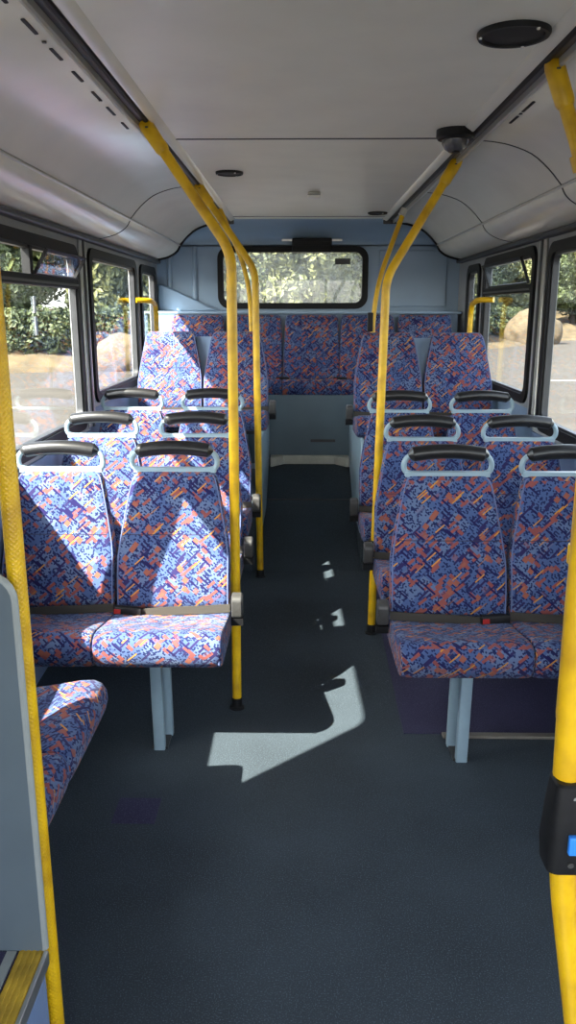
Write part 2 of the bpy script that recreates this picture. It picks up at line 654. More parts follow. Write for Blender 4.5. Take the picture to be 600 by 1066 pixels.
# front of the bus behind the camera: windscreen opening
wf = struct('wall_front', 'front bulkhead with the windscreen opening')
MB().box(-1.25, 1.25, -2.14, -2.10, -0.06, 0.85).build('bulkhead', 'bluedk', wf)
MB().box(-1.25, 1.25, -2.14, -2.10, 2.12, 2.30).build('header', 'pillar', wf)

wcount = 0


def window(side, s, f, y0, y1, z0, z1, label, transom=None, mull=(), hoppers=()):
    global wcount
    wcount += 1
    w = struct('window_%d' % wcount, label)
    ro = rrect(y0 - 0.012, y1 + 0.012, z0 - 0.012, z1 + 0.012, 0.085)
    ri = rrect(y0 + 0.038, y1 - 0.038, z0 + 0.038, z1 - 0.038, 0.06)
    ring(MB(), ro, ri, -0.016, 0.03, f).build('rubber_frame', 'rubber', w)
    ri2 = rrect(y0 + 0.050, y1 - 0.050, z0 + 0.050, z1 - 0.050, 0.05)
    ro2 = rrect(y0 + 0.036, y1 - 0.036, z0 + 0.036, z1 - 0.036, 0.06)
    ring(MB(), ro2, ri2, -0.004, 0.025, f).build('inner_bead', 'dark', w)
    zt = z1 - 0.03
    if transom:
        a, b = transom
        mb = MB()
        mb.box(*sorted((s * (WX - 0.014), s * (WX + 0.028))), y0 + 0.03, y1 - 0.03, a, b)
        mb.build('transom', 'rubber', w, bevel=0.005)
        mb = MB()
        mb.box(*sorted((s * (WX - 0.022), s * (WX - 0.010))), y0 + 0.04, y1 - 0.04, a + 0.012, a + 0.022)
        mb.build('transom_bead', 'grey', w)
        MB().box(*sorted((s * (WX + 0.010), s * (WX + 0.015))), y0 + 0.03, y1 - 0.03, z0 + 0.03, a + 0.01).build('pane', 'glass', w, smooth=False)
        segs, prev = [], y0 + 0.03
        for my in mull:
            segs.append((prev, my))
            prev = my
            mb = MB()
            mb.box(*sorted((s * (WX - 0.012), s * (WX + 0.028))), my - 0.018, my + 0.018, b - 0.01, zt)
            mb.build('mullion', 'rubber', w, bevel=0.004)
        segs.append((prev, y1 - 0.03))
        for (a0, a1) in segs:
            hop = None
            for h in hoppers:
                if h[0] <= (a0 + a1) / 2 <= h[1]:
                    hop = h
            if hop:
                # tilted pane hinged along the transom, leaning into the saloon
                hy0, hy1, ang = hop[0], hop[1], math.radians(hop[2])
                ln = zt - b - 0.005
                dx, dz = -s * math.sin(ang), math.cos(ang)
                bx, bz = s * (WX - 0.004), b + 0.004

                def P(t, y, o):
                    return (bx + dx * ln * t + (-s) * o * math.cos(ang), y, bz + dz * ln * t - o * math.sin(ang))
                h = MB()
                h.add([P(t, y, o) for o in (0, 0.005) for t, y in ((0.04, hy0), (0.04, hy1), (0.95, hy1), (0.95, hy0))],
                      [(0, 1, 2, 3), (7, 6, 5, 4), (0, 4, 5, 1), (1, 5, 6, 2), (2, 6, 7, 3), (3, 7, 4, 0)])
                hp = h.build('hopper_pane', 'glass', w, smooth=False)
                fr_ = MB()
                for (t0, t1, ya, yb) in ((0.90, 1.0, hy0, hy1), (0, 1, hy0 - 0.008, hy0 + 0.004), (0, 1, hy1 - 0.004, hy1 + 0.008), (0, 0.06, hy0, hy1)):
                    fr_.add([P(t, y, o) for o in (-0.004, 0.010) for t, y in ((t0, ya), (t0, yb), (t1, yb), (t1, ya))],
                            [(0, 1, 2, 3), (7, 6, 5, 4), (0, 4, 5, 1), (1, 5, 6, 2), (2, 6, 7, 3), (3, 7, 4, 0)])
                fr_.build('hopper_frame', 'black', hp)
            else:
                MB().box(*sorted((s * (WX + 0.010), s * (WX + 0.015))), a0, a1, b - 0.01, zt).build('pane', 'glass', w, smooth=False)
    else:
        MB().box(*sorted((s * (WX + 0.010), s * (WX + 0.015))), y0 + 0.03, y1 - 0.03, z0 + 0.03, zt).build('pane', 'glass', w, smooth=False)
    return w


window('left', sl, fl, *LW[0], 'cab side window at the front of the left wall')
window('left', sl, fl, *LW[1], 'left window beside the sideways seats')
w3 = window('left', sl, fl, *LW[2], 'left window with a tilted hopper pane above its bar', (1.70, 1.745), (3.50,), ((3.54, 4.15, 31),))
window('left', sl, fl, *LW[3], 'plain left window with a boulder outside')
window('left', sl, fl, *LW[4], 'narrow rearmost window on the left wall')
window('right', sr, fr, *RW[0], 'front right window beside the doorway')
window('right', sr, fr, *RW[1], 'large right window at the picture edge')
window('right', sr, fr, *RW[2], 'right window with a hopper pane above its bar', (1.69, 1.735), (), ((4.56, 5.50, 20),))
window('right', sr, fr, *RW[3], 'narrow rearmost window on the right wall')
# sticker on the left window
mb = MB()
mb.box(-1.2095, -1.2085, 3.545, 3.575, 1.585, 1.655)
mb.build('sticker', 'sticker', w3)
mb = MB()
mb.box(-1.2095, -1.2085, 3.548, 3.580, 1.49, 1.57)
st = mb.build('sticker', 'sticker', w3)
MB().box(-1.2085, -1.2080, 3.557, 3.571, 1.515, 1.55).build('sticker_mark', 'bluedk', st)

# pillar trims between the windows
for s, ya, yb, nm in ((-1, 4.27, 4.40, 'silver'), (1, 4.26, 4.39, 'silver')):
    par = wl if s < 0 else wr
    MB().box(*sorted((s * (WX - 0.012), s * WX)), ya, yb, 0.98, 1.96).build('pillar_cover', nm, par, bevel=0.006)
    MB().box(*sorted((s * (WX - 0.020), s * (WX - 0.012))), ya + 0.05, ya + 0.075, 0.98, 1.96).build('pillar_bead', 'dark', par)

# rear wall
def rear_map(u, v, w):
    return (u, YB + w, v)


wb = struct('wall_back', 'pale blue moulded rear wall around the back window')
RWN = (-0.705, 0.465, 1.615, 2.07)
mb = MB()
plate_mesh(mb, [(-1.25, -0.06), (1.25, -0.06), (1.25, 2.30), (-1.25, 2.30)], [rrect(*RWN, 0.085)], 0, 0.05, rear_map)
mb.build('rear_panel', 'blue', wb, smooth=False)
# curved dome between ceiling and rear wall
mb = MB()
dome = [(6.60, 2.08)]
for k in range(9):
    a = math.radians(90 * k / 8)
    dome.append((6.27 + 0.33 * math.cos(a), 2.09 + 0.16 * math.sin(a)))
pl = [(y, z) for y, z in dome]
rg = [[(x, y, z) for y, z in pl] + [(x, 6.27, 2.29), (x, 6.64, 2.29), (x, 6.64, 2.08)] for x in (-1.2, 1.2)]
mb.loft(rg)
mb.build('dome_panel', 'blue', wb)
MB().box(-1.19, 1.19, 6.36, 6.60, 1.565, 1.585).build('ledge', 'blue', wb, bevel=0.006)
# moulded ribs left of the window and a sloped shoulder
for x in (-0.90, -1.10):
    MB().tube([(x, 6.60, 1.60), (x, 6.60, 2.08)], 0.022, 12).build('moulded_rib', 'blue', wb)
mb = MB()
mb.loft([[(-1.19, y, 1.585), (-1.19, y, 1.80), (-1.10, y, 1.77), (-0.78, y, 1.62), (-0.70, y, 1.585)] for y in (6.55, 6.60)])
mb.build('moulded_shoulder', 'blue', wb, bevel=0.012)
mb = MB()
mb.loft([[(0.56, y, 1.62), (0.56, y, 2.05), (1.10, y, 2.05), (1.10, y, 1.62)] for y in (6.585, 6.60)])
mb.build('moulded_panel', 'blue', wb, bevel=0.012)
wcount += 1
w = struct('window_%d' % wcount, 'wide back window in a thick black rubber seal')
ring(MB(), rrect(RWN[0] - 0.012, RWN[1] + 0.012, RWN[2] - 0.012, RWN[3] + 0.012, 0.095), rrect(RWN[0] + 0.035, RWN[1] - 0.035, RWN[2] + 0.035, RWN[3] - 0.035, 0.06), -0.022, 0.03, rear_map).build('rubber_frame', 'rubber', w)
MB().box(RWN[0] + 0.02, RWN[1] - 0.02, 6.612, 6.618, RWN[2] + 0.02, RWN[3] - 0.02).build('pane', 'dusty', w, smooth=False)
MB().box(0.215, 0.335, 6.609, 6.612, 1.945, 1.99).build('dark_sticker', 'dark', w)
bl = thing('blind_box', 'black slatted box above the back window', 'vent box', (0.03, 6.56, 2.03))
MB().box(-0.155, 0.155, -0.07, 0.05, 0.0, 0.105).build('housing', 'black', bl, bevel=0.008)
for i in range(3):
    MB().box(-0.14, 0.14, -0.078, -0.068, 0.02 + i * 0.028, 0.034 + i * 0.028).build('slat', 'rubber', bl)
for sx in (-1, 1):
    MB().box(*sorted((sx * 0.155, sx * 0.235)), -0.02, 0.0, 0.085, 0.10).build('mounting_strip', 'alu', bl)

# ------------------------------------------------------------------ ceiling
ceil = struct('ceiling', 'cream ceiling panels with curved coves over the windows')
for y0, y1 in ((YF, 3.394), (3.406, 6.095), (6.107, 6.275)):
    MB().box(-0.60, 0.60, y0, y1, 2.25, 2.27).build('ceiling_panel', 'ceil', ceil, bevel=0.003)
MB().box(-0.56, 0.56, 3.394, 3.406, 2.2475, 2.262).build('joint_strip', 'grey', ceil)
MB().box(-0.56, 0.56, 6.095, 6.107, 2.2475, 2.262).build('joint_strip', 'grey', ceil)
MB().box(-1.27, 1.27, -2.2, 6.7, 2.30, 2.34).build('roof_skin', 'roofskin', ceil)
upper = [(0.635, 2.246), (0.70, 2.242), (0.775, 2.228), (0.86, 2.196), (0.93, 2.142), (0.985, 2.082)]
lower = [(0.990, 2.072), (1.005, 2.045), (1.03, 2.022), (1.07, 2.000), (1.12, 1.985), (1.20, 1.968)]


def dense(p, n=3):
    out = []
    for i in range(len(p) - 1):
        p0, p1, p2, p3 = p[max(0, i - 1)], p[i], p[i + 1], p[min(len(p) - 1, i + 2)]
        for k in range(n):
            t = k / n
            out.append(tuple(0.5 * (2 * b + (c - a) * t + (2 * a - 5 * b + 4 * c - d) * t * t + (3 * b - a - 3 * c + d) * t ** 3) for a, b, c, d in zip(p0, p1, p2, p3)))
    out.append(p[-1])
    return out


UD, LD = dense(upper), dense(lower)
for s, seams in ((-1, (YF, 1.40, 4.60, 6.42)), (1, (YF, 1.60, 3.42, 4.86, 6.42))):
    U = [(s * x, z) for x, z in UD]
    L = [(s * x, z) for x, z in LD]
    for i in range(len(seams) - 1):
        MB().sheet(U, seams[i] + 0.005, seams[i + 1] - 0.005, 0.012, s).build('cove_panel', 'cove', ceil)
        MB().sheet(L, seams[i] + 0.005, seams[i + 1] - 0.005, 0.012, s).build('cove_lip', 'cove', ceil)
    for y in seams[1:-1]:
        MB().tube([(x, y, z + 0.002) for x, z in U + L[1:]], 0.0055, 6).build('joint_strip', 'grey', ceil)
    MB().tube([(s * 0.987, YF, 2.075), (s * 0.987, 6.42, 2.075)], 0.006, 8).build('cove_bead', 'silver', ceil)
    # dark header strip above the windows
    MB().box(*sorted((s * 1.150, s * 1.2)), YF, 6.5, 1.945, 1.972).build('header_strip', 'dark', ceil, bevel=0.008)
    # black edging where the cove meets the rear
    pa = [(x, 6.42, z - 0.004) for x, z in U] + [(x, 6.42, z - 0.004) for x, z in L]
    MB().tube(pa, 0.011, 8).build('end_bead', 'rubber', ceil)
    # slots
    if s < 0:
        sl_y = [(1.70, 1.82), (1.91, 2.01), (2.11, 2.205), (2.30, 2.40), (2.50, 2.598), (2.68, 2.79), (2.89, 2.99)]
    else:
        sl_y = [(1.95, 2.05), (2.15, 2.25), (2.34, 2.43), (2.635, 2.765), (2.82, 2.925)]
    for a, b in sl_y:
        a, b = a * 1.062, b * 1.062
        r = rrect(a, b, -0.0048, 0.0048, 0.0045, 4)
        xs = 0.69
        mb = MB()
        plate_mesh(mb, r, [], 0, 0.0015, lambda u, v, w, s=s: (s * (xs + v), u, 2.2424 - v * 0.12 - w))
        mb.build('vent_slot', 'rubber', ceil, smooth=False)
    for y in ((2.19, 2.76) if s < 0 else (2.96,)):
        MB().lathe([(0.006, 2.2425), (0.006, 2.239)], 12, s * 0.69, y).build('screw_head', 'dark', ceil)

for s, nm in ((-1, 'left'), (1, 'right')):
    r = thing('ceiling_rail', 'dark channel rail with pale lips along the %s of the ceiling' % nm, 'rail', (s * 0.605, 2.0, 2.21), kind='structure')
    off = lambda a, b: sorted((s * a, s * b))
    MB().box(*off(-0.024, 0.020), YF - 2, 4.27, 0.030, 0.038).build('channel', 'dark', r)
    MB().tube([(s * -0.008, YF - 2, 0.030), (s * -0.008, 4.26, 0.030)], 0.009, 8).build('channel_insert', 'black', r)
    mb = MB()
    x = [(-0.060, 0.040), (-0.052, 0.034), (-0.030, 0.024), (-0.024, 0.024), (-0.024, 0.040)]
    mb.loft([[(s * a, y, z) for a, z in x] for y in (YF - 2, 4.27)])
    mb.build('inner_lip', 'cove', r)
    mb = MB()
    x = [(0.020, 0.038), (0.020, 0.012), (0.026, 0.008), (0.042, 0.018), (0.046, 0.038)]
    mb.loft([[(s * a, y, z) for a, z in x] for y in (YF - 2, 4.27)])
    mb.build('outer_lip', 'silver', r)
    MB().box(*off(-0.05, 0.044), 4.262, 4.285, 0.004, 0.038).build('end_cap', 'grey', r, bevel=0.005)


def disc_fitting(x, y, r, label, cat='speaker'):
    t = thing('ceiling_speaker', label, cat, (x, y, 2.25))
    MB().lathe([(r, 0.0), (r, -0.006), (r * 0.96, -0.012), (r * 0.86, -0.012), (r * 0.84, -0.006)], 40).build('bezel', 'black', t)
    MB().lathe([(r * 0.85, -0.004), (r * 0.80, -0.0075), (0.01, -0.011)], 40).build('grille', 'rubber', t)
    for k in range(3):
        a = math.radians(60 + 120 * k)
        MB().lathe([(0.005, -0.011), (0.004, -0.0155)], 10, 0.91 * r * math.cos(a), 0.91 * r * math.sin(a)).build('screw', 'alu', t)
    return t


disc_fitting(0.462, 2.165, 0.088, 'large round black ceiling speaker near the right rail')
disc_fitting(-0.405, 4.18, 0.068, 'round black ceiling speaker beside the left rail')
disc_fitting(0.475, 5.87, 0.068, 'round black ceiling speaker close to the rear, right of centre')
t = thing('ceiling_sensor', 'small white box fixed to the middle of the ceiling', 'sensor', (0.019, 4.88, 2.25))
MB().box(-0.038, 0.038, -0.03, 0.03, -0.035, 0).build('body', 'white', t, bevel=0.012)
MB().box(-0.036, 0.036, -0.0325, -0.029, -0.016, -0.013).build('slot', 'dark', t)
t = thing('dome_camera', 'black dome camera on the ceiling beside the right rail', 'camera', (0.525, 3.25, 2.25))
MB().lathe([(0.072, 0), (0.072, -0.026), (0.066, -0.034), (0.052, -0.036)], 32).build('base', 'black', t)
MB().lathe([(0.052, -0.034), (0.050, -0.048), (0.040, -0.066), (0.024, -0.078), (0.005, -0.082)], 28).build('dome', 'dome', t)
MB().lathe([(0.016, -0.060), (0.016, -0.0815), (0.006, -0.0835)], 14, 0.0, -0.012).build('lens', 'rubber', t)

# ------------------------------------------------------------------ stanchions
R = 0.0190


def stanchion(label, pts, fil=0.065, r=R, foot=True, sleeve=True, mat_='yellow', group=None, loc=None):
    base = Vector(loc or pts[-1])
    t = thing('grab_pole', label, 'pole', base, 0, group)
    P = [p - base for p in fillet(pts, fil)]
    MB().tube(P, r).build('tube', mat_, t)
    if sleeve:
        a, b = Vector(pts[0]), Vector(pts[1])
        d = (b - a).normalized()
        MB().tube([a - base - d * 0.005, a - base + d * 0.012, a - base + d * 0.105, a - base + d * 0.118], r, rr=[r + 0.004, r + 0.0075, r + 0.0065, r + 0.002]).build('top_sleeve', mat_, t)
        MB().lathe([(0.006, 0.0), (0.005, -0.004)], 10, 0, 0).build('set_screw', 'dark', t, (a - base + d * 0.02 + Vector((0, -r - 0.008, 0))))
    if foot:
        MB().lathe([(r + 0.012, 0.0), (r + 0.011, 0.006), (r + 0.003, 0.010), (r + 0.0025, 0.045), (r, 0.048)], 24).build('foot_cup', 'black', t)
    return t


stanchion('cranked yellow pole beside the aisle end of the frontmost left double seat',
          [(-0.605, 3.05, 2.235), (-0.303, 3.0, 1.80), (-0.310, 3.0, 0.0)])
stanchion('cranked yellow pole on the left of the aisle, second from the front',
          [(-0.600, 4.50, 2.235), (-0.298, 4.43, 1.80), (-0.284, 4.43, 0.0795)])
p = stanchion('cranked yellow pole on the right of the aisle with a black clamp low down',
              [(0.635, 3.80, 2.235), (0.327, 3.70, 1.735), (0.302, 3.70, 0.0415)])
MB().lathe([(0.024, 0.40), (0.026, 0.405), (0.026, 0.475), (0.024, 0.48)], 20).build('clamp', 'black', p)
MB().box(0.02, 0.10, -0.012, 0.012, 0.455, 0.475).build('clamp_arm', 'grey', p, bevel=0.003)
p = stanchion('short rear yellow pole rising from the left rear double seat',
              [(-0.585, 5.52, 2.235), (-0.40, 5.52, 1.82), (-0.385, 5.52, 1.40)], sleeve=False, foot=False, r=0.0155, fil=0.2)
MB().box(-0.02, 0.02, -0.02, 0.02, 0.0, 0.05).build('seat_clamp', 'black', p, bevel=0.005)
p = stanchion('short rear yellow pole rising from the right rear double seat',
              [(0.592, 5.32, 2.20), (0.455, 5.30, 1.82), (0.413, 5.28, 1.60), (0.410, 5.28, 1.38)], sleeve=False, foot=False, r=0.0155, fil=0.2)
MB().box(-0.035, 0.0, -0.022, 0.022, 0.08, 0.20).build('bell_box', 'black', p, bevel=0.006)
MB().tube([(0.185, 0.04, 0.83), (0.165, 0.036, 0.79)], 0.022).build('top_socket', 'alu', p)
MB().box(-0.02, 0.02, -0.02, 0.02, 0.0, 0.04).build('seat_clamp', 'black', p, bevel=0.005)
# right foreground: two poles
p = stanchion('yellow guard pole at the far right edge, hooked back to the wall low down',
              [(0.618, 2.36, 2.235), (0.70, 2.33, 2.0), (0.785, 2.33, 1.72), (0.790, 2.33, 0.285), (1.185, 2.33, 0.285)], r=0.0195, foot=False, loc=(0.79, 2.33, 0.0))
MB().lathe([(0.027, 0.85), (0.028, 0.855), (0.028, 0.905), (0.027, 0.91)], 20).build('clamp', 'yellow', p)
MB().tube([(-0.078, 0.0, 1.965), (-0.092, 0.0, 2.005)], 0.028).build('joint_sleeve', 'yellow', p)
MB().tube([(0.388, 0, 0.285), (0.40, 0, 0.285)], 0.035).build('wall_flange', 'black', p)
p = stanchion('thick yellow pole in the right foreground carrying the black bell push',
              [(0.312, 0.95, 2.245), (0.302, 0.95, 1.2), (0.310, 0.95, 0.86), (0.372, 0.95, 0.50), (0.372, 0.95, 0.0)], r=0.0185, fil=0.09)
bx = Vector((0.307 - 0.372, 0, 0))
bp = MB().loft([[(bx.x + a * w, b * w2 - 0.006, z) for a, b in rrect(-1, 1, -1, 1, 0.5, 5)] for z, w, w2 in
                ((0.862, 0.016, 0.018), (0.868, 0.024, 0.026), (0.90, 0.0265, 0.031), (0.955, 0.0235, 0.027), (0.995, 0.0205, 0.022), (0.998, 0.018, 0.019))]).build('bell_push_box', 'black', p)
MB().box(bx.x - 0.004, bx.x + 0.024, -0.043, -0.034, 0.905, 0.932).build('push_button', 'bluebtn', bp, bevel=0.002)
MB().tube([(bx.x + 0.002, -0.0365, 0.887), (bx.x + 0.002, -0.0385, 0.887)], 0.004, 12).build('screw', 'grey', bp)
MB().tube([(bx.x + 0.004, -0.028, 0.980), (bx.x + 0.004, -0.030, 0.980)], 0.0035, 12).build('screw', 'alu', bp)
# left foreground dimpled pole (straight)
t = thing('grab_pole', 'straight dimpled yellow pole in the left foreground beside the grey partition', 'pole', (-0.578, 1.40, 0))


def dimpled(h, r):
    n, m = 24, 80
    me_v, me_f = [], []
    bm = bmesh.new()
    rings = []
    for j in range(m + 1):
        rings.append([bm.verts.new((r * math.cos(2 * math.pi * k / n), r * math.sin(2 * math.pi * k / n), h * j / m)) for k in range(n)])
    uvl = bm.loops.layers.uv.new('UVMap')
    for j in range(m):
        for k in range(n):
            f = bm.faces.new((rings[j][k], rings[j][(k + 1) % n], rings[j + 1][(k + 1) % n], rings[j + 1][k]))
            f.smooth = True
            for lp, (du, dv) in zip(f.loops, ((0, 0), (1, 0), (1, 1), (0, 1))):
                lp[uvl].uv = ((k + du) / n * 2 * math.pi * r, (j + dv) / m * h)
    me = bpy.data.meshes.new('tube')
    bm.to_mesh(me)
    bm.free()
    me.materials.append(M['yellow_dim'])
    return me


inst('tube', dimpled(2.246, 0.0175), t)
MB().lathe([(0.029, 0.0), (0.028, 0.006), (0.021, 0.010), (0.021, 0.045), (0.018, 0.048)], 24).build('foot_cup', 'black', t)

# ------------------------------------------------------------------ partition and platform at the left front
pl_ = struct('front_platform', 'raised front platform with a worn yellow nosing')
MB().box(-1.19, -0.575, -0.2, 1.355, 0.0, 0.318).build('platform_body', 'bluedk', pl_)
MB().box(-1.19, -0.625, -0.2, 1.352, 0.318, 0.324).build('platform_top', 'purple', pl_)
MB().box(-0.648, -0.628, -0.2, 1.352, 0.324, 0.326).build('grey_band', 'edge', pl_)
MB().box(-0.622, -0.572, -0.2, 1.352, 0.318, 0.327).build('nosing', 'nosing', pl_)
for i in range(4):
    MB().box(-0.618 + i * 0.012, -0.612 + i * 0.012, -0.2, 1.352, 0.327, 0.3285).build('nosing_rib', 'nosing', pl_)
MB().box(-0.572, -0.562, -0.2, 1.352, 0.296, 0.329).build('metal_edge', 'alu', pl_, bevel=0.002)
t = thing('partition_panel', 'grey laminate partition with a rounded pale edge in the left foreground', 'partition', (-0.575, 1.36, 0.327))


def yz_map(u, v, w):
    return (u, w, v)


o = [(-0.60, 0.0), (0.002, 0.0)] + [(0.002 - 0.05 + 0.05 * math.cos(math.radians(a)), 0.808 - 0.05 + 0.05 * math.sin(math.radians(a))) for a in range(0, 91, 15)] + [(-0.60, 0.808)]
mb = MB()
plate_mesh(mb, o, [], -0.008, 0.008, yz_map)
mb.build('board', 'panel', t, smooth=False)
path = [(0.002, 0.0, 0.001)] + [(x, 0.0, z) for x, z in o[2:-1]] + [(-0.60, 0.0, 0.808)]
MB().tube([(a, b, c) for a, b, c in path], 0.0085, 10).build('edge_strip', 'edge', t)

# ------------------------------------------------------------------ seats
SW = 0.44   # width of one place


def ring_rr(w, d, cy, z, r, seg=5):
    pts = rrect(-w / 2, w / 2, -d / 2, d / 2, min(r, w / 2 - 0.001, d / 2 - 0.001), seg)
    return [(x, cy + y, z) for x, y in pts]


REC = math.tan(math.radians(13))
BH = 0.515


def back_width(t, taper=1.0):
    if t < 0.42:
        return 0.430
    k = (t - 0.42) / 0.58
    return 0.430 - 0.110 * taper * k ** 1.1


def make_back(taper=1.0):
    mb = MB()
    rings = []
    T = [0.0, 0.012, 0.04, 0.10, 0.2, 0.3, 0.4, 0.5, 0.6, 0.7, 0.8, 0.88, 0.93, 0.965, 0.988, 1.0]
    for t in T:
        z = t * BH
        w = back_width(t, taper)
        d = 0.078 - 0.02 * t + 0.016 * math.exp(-((t - 0.25) / 0.18) ** 2)
        if t < 0.05:
            e = 1 - (1 - t / 0.05) ** 2
            w -= 0.03 * (1 - e)
            d *= 0.6 + 0.4 * e
        if t > 0.9:
            e = math.sqrt(max(0, 1 - ((t - 0.9) / 0.1) ** 2))
            w -= 0.05 * (1 - e)
            d *= 0.45 + 0.55 * e
        rings.append(ring_rr(w, d, z * REC - d / 2, z, 0.024))
    mb.loft(rings)
    return mb.mesh('backrest', 'fabric', angle=60)


def make_back_piping():
    path = []
    for t in [0.03, 0.1, 0.2, 0.3, 0.4, 0.5, 0.6, 0.7, 0.8, 0.88, 0.94, 0.975]:
        z = t * BH
        d = 0.078 - 0.02 * t + 0.016 * math.exp(-((t - 0.25) / 0.18) ** 2)
        w = back_width(t)
        if t > 0.9:
            e = math.sqrt(max(0, 1 - ((t - 0.9) / 0.1) ** 2))
            w -= 0.05 * (1 - e)
            d *= 0.45 + 0.55 * e
        path.append((w / 2 - 0.006, z * REC - d + 0.006, z))
    full = [(-x, y, z) for x, y, z in path] + path[::-1]
    return MB().tube(fillet(full, 0.01, 3), 0.0026, 6).mesh('piping', 'piping')


def make_seam():
    t = 0.55
    z = t * BH
    d = 0.078 - 0.02 * t + 0.016 * math.exp(-((t - 0.25) / 0.18) ** 2)
    w = back_width(t)
    return MB().tube([(-w / 2 + 0.02, z * REC - d, z), (w / 2 - 0.02, z * REC - d, z)], 0.0016, 6).mesh('seam', 'seam')


# cushion side profile (y: 0 = back, negative = front; z: 0 = top at back)
CP = [(0.0, -0.085), (-0.15, -0.082), (-0.30, -0.075), (-0.385, -0.068), (-0.415, -0.055), (-0.432, -0.03), (-0.440, 0.0), (-0.438, 0.03), (-0.425, 0.053), (-0.400, 0.064), (-0.36, 0.062),
      (-0.30, 0.050), (-0.22, 0.036), (-0.13, 0.022), (-0.05, 0.012), (-0.01, 0.0), (0.0, -0.03)]


def make_cushion(width=SW - 0.004):
    mb = MB()
    rings = []
    cy = sum(p[0] for p in CP) / len(CP)
    cz = sum(p[1] for p in CP) / len(CP)
    for fx, k in ((-0.5, 0.86), (-0.493, 0.92), (-0.475, 0.965), (-0.44, 0.99), (-0.3, 1.0), (-0.1, 1.0), (0.1, 1.0), (0.3, 1.0), (0.44, 0.99), (0.475, 0.965), (0.493, 0.92), (0.5, 0.86)):
        sag = 0.010 * (1 - min(1, (abs(fx) / 0.42)) ** 2)
        rings.append([(fx * width, cy + (y - cy) * (1 - (1 - k) * 0.35), cz + (z - cz) * k - (sag if z > 0 and y > -0.36 else 0)) for y, z in CP])
    mb.loft(rings)
    return mb.mesh('cushion', 'fabric', angle=60)


ME_BACK, ME_PIP, ME_SEAM, ME_CUSH = make_back(), make_back_piping(), make_seam(), make_cushion()
ME_BACKW = make_back(0.25)
ME_CPIP = MB().tube([((SW - 0.004) / 2 - 0.008, -0.02, 0.006), ((SW - 0.004) / 2 - 0.008, -0.2, 0.026), ((SW - 0.004) / 2 - 0.008, -0.36, 0.052), ((SW - 0.004) / 2 - 0.008, -0.41, 0.048), ((SW - 0.004) / 2 - 0.008, -0.432, 0.012), ((SW - 0.004) / 2 - 0.008, -0.425, -0.04)], 0.003, 6).mesh('piping', 'piping')


def make_bracket():
    mb = MB()
    mb.box(-0.158, 0.158, -0.016, 0.016, -0.004, 0.014)
    for s in (-1, 1):
        mb.tube(fillet([(s * 0.128, 0, 0.005), (s * 0.160, 0, 0.012), (s * 0.166, -0.004, 0.045), (s * 0.150, -0.006, 0.074), (s * 0.10, -0.006, 0.084)], 0.018, 4), 0.0105, 10)
    return mb.mesh('handle_bracket', 'bluemet')


def make_grip():
    P, rr = [], []
    for k in range(17):
        t = -1 + 2 * k / 16
        P.append((t * 0.150, -0.006, 0.092 - 0.016 * t * t))
        e = max(0, (abs(t) - 0.90) / 0.10)
        rr.append(0.0275 * math.sqrt(max(0.05, 1 - e * e * 0.9)))
    return MB().tube(P, 0.02, 14, rr=rr).mesh('grip', 'grip')


def make_leg():
    mb = MB()
    mb.loft([[(x + 0.02 * (z - 0.4) * 0, y0 + sh, z) for x, y0 in rrect(-0.021, 0.021, -0.016, 0.016, 0.006, 2)] for z, sh in ((0.0, 0.0), (0.40, -0.02))])
    return mb.mesh('leg', 'bluemet')


ME_BRK, ME_GRIP, ME_LEG = make_bracket(), make_grip(), make_leg()
ME_FOOT = MB().box(-0.03, 0.03, -0.06, 0.10, 0.0, 0.006).mesh('foot_plate', 'grey')
ME_TRAY = MB().box(-0.36, 0.36, -0.25, -0.02, -0.110, -0.080).mesh('seat_tray', 'grey')
ME_SHELL = MB().loft([[(x, y + z * REC, z) for x, y in rrect(-w, w, -0.004, 0.020, 0.009, 3)] for z, w in ((-0.06, 0.19), (0.0, 0.198), (0.22, 0.198), (0.36, 0.176), (0.45, 0.156), (0.50, 0.138))]).mesh('back_shell', 'shell')
ME_STRAP = MB().loft([[(x, y - 0.004 * math.cos(x * 6), z + h) for y, h in ((0.0, -0.016), (0.004, -0.016), (0.004, 0.016), (0.0, 0.016))] for x, z in ((-0.14, -0.012), (-0.07, -0.004), (0.0, 0.0), (0.09, 0.003), (0.20, 0.010))]).mesh('belt_strap', 'strap')
ME_BUCK = MB().loft([[(x, y * k, z * k) for y, z in rrect(-0.014, 0.014, -0.019, 0.019, 0.008, 3)] for x, k in ((-0.052, 0.8), (-0.048, 1.0), (0.03, 1.0), (0.05, 0.75), (0.052, 0.6))]).mesh('buckle', 'black')
ME_RED = MB().box(-0.049, -0.024, -0.0165, -0.0135, -0.008, 0.010).mesh('release_button', 'red')
ME_RETR = MB().loft([[(x, y * k - 0.004, z * k) for y, z in rrect(-0.032, 0.032, -0.046, 0.046, 0.02, 4)] for x, k in ((-0.020, 0.9), (-0.016, 1.0), (0.016, 1.0), (0.022, 0.86))]).mesh('belt_retractor', 'grey')
ME_RETRB = MB().box(-0.023, 0.023, -0.030, -0.006, -0.075, -0.045).mesh('retractor_tongue', 'black')


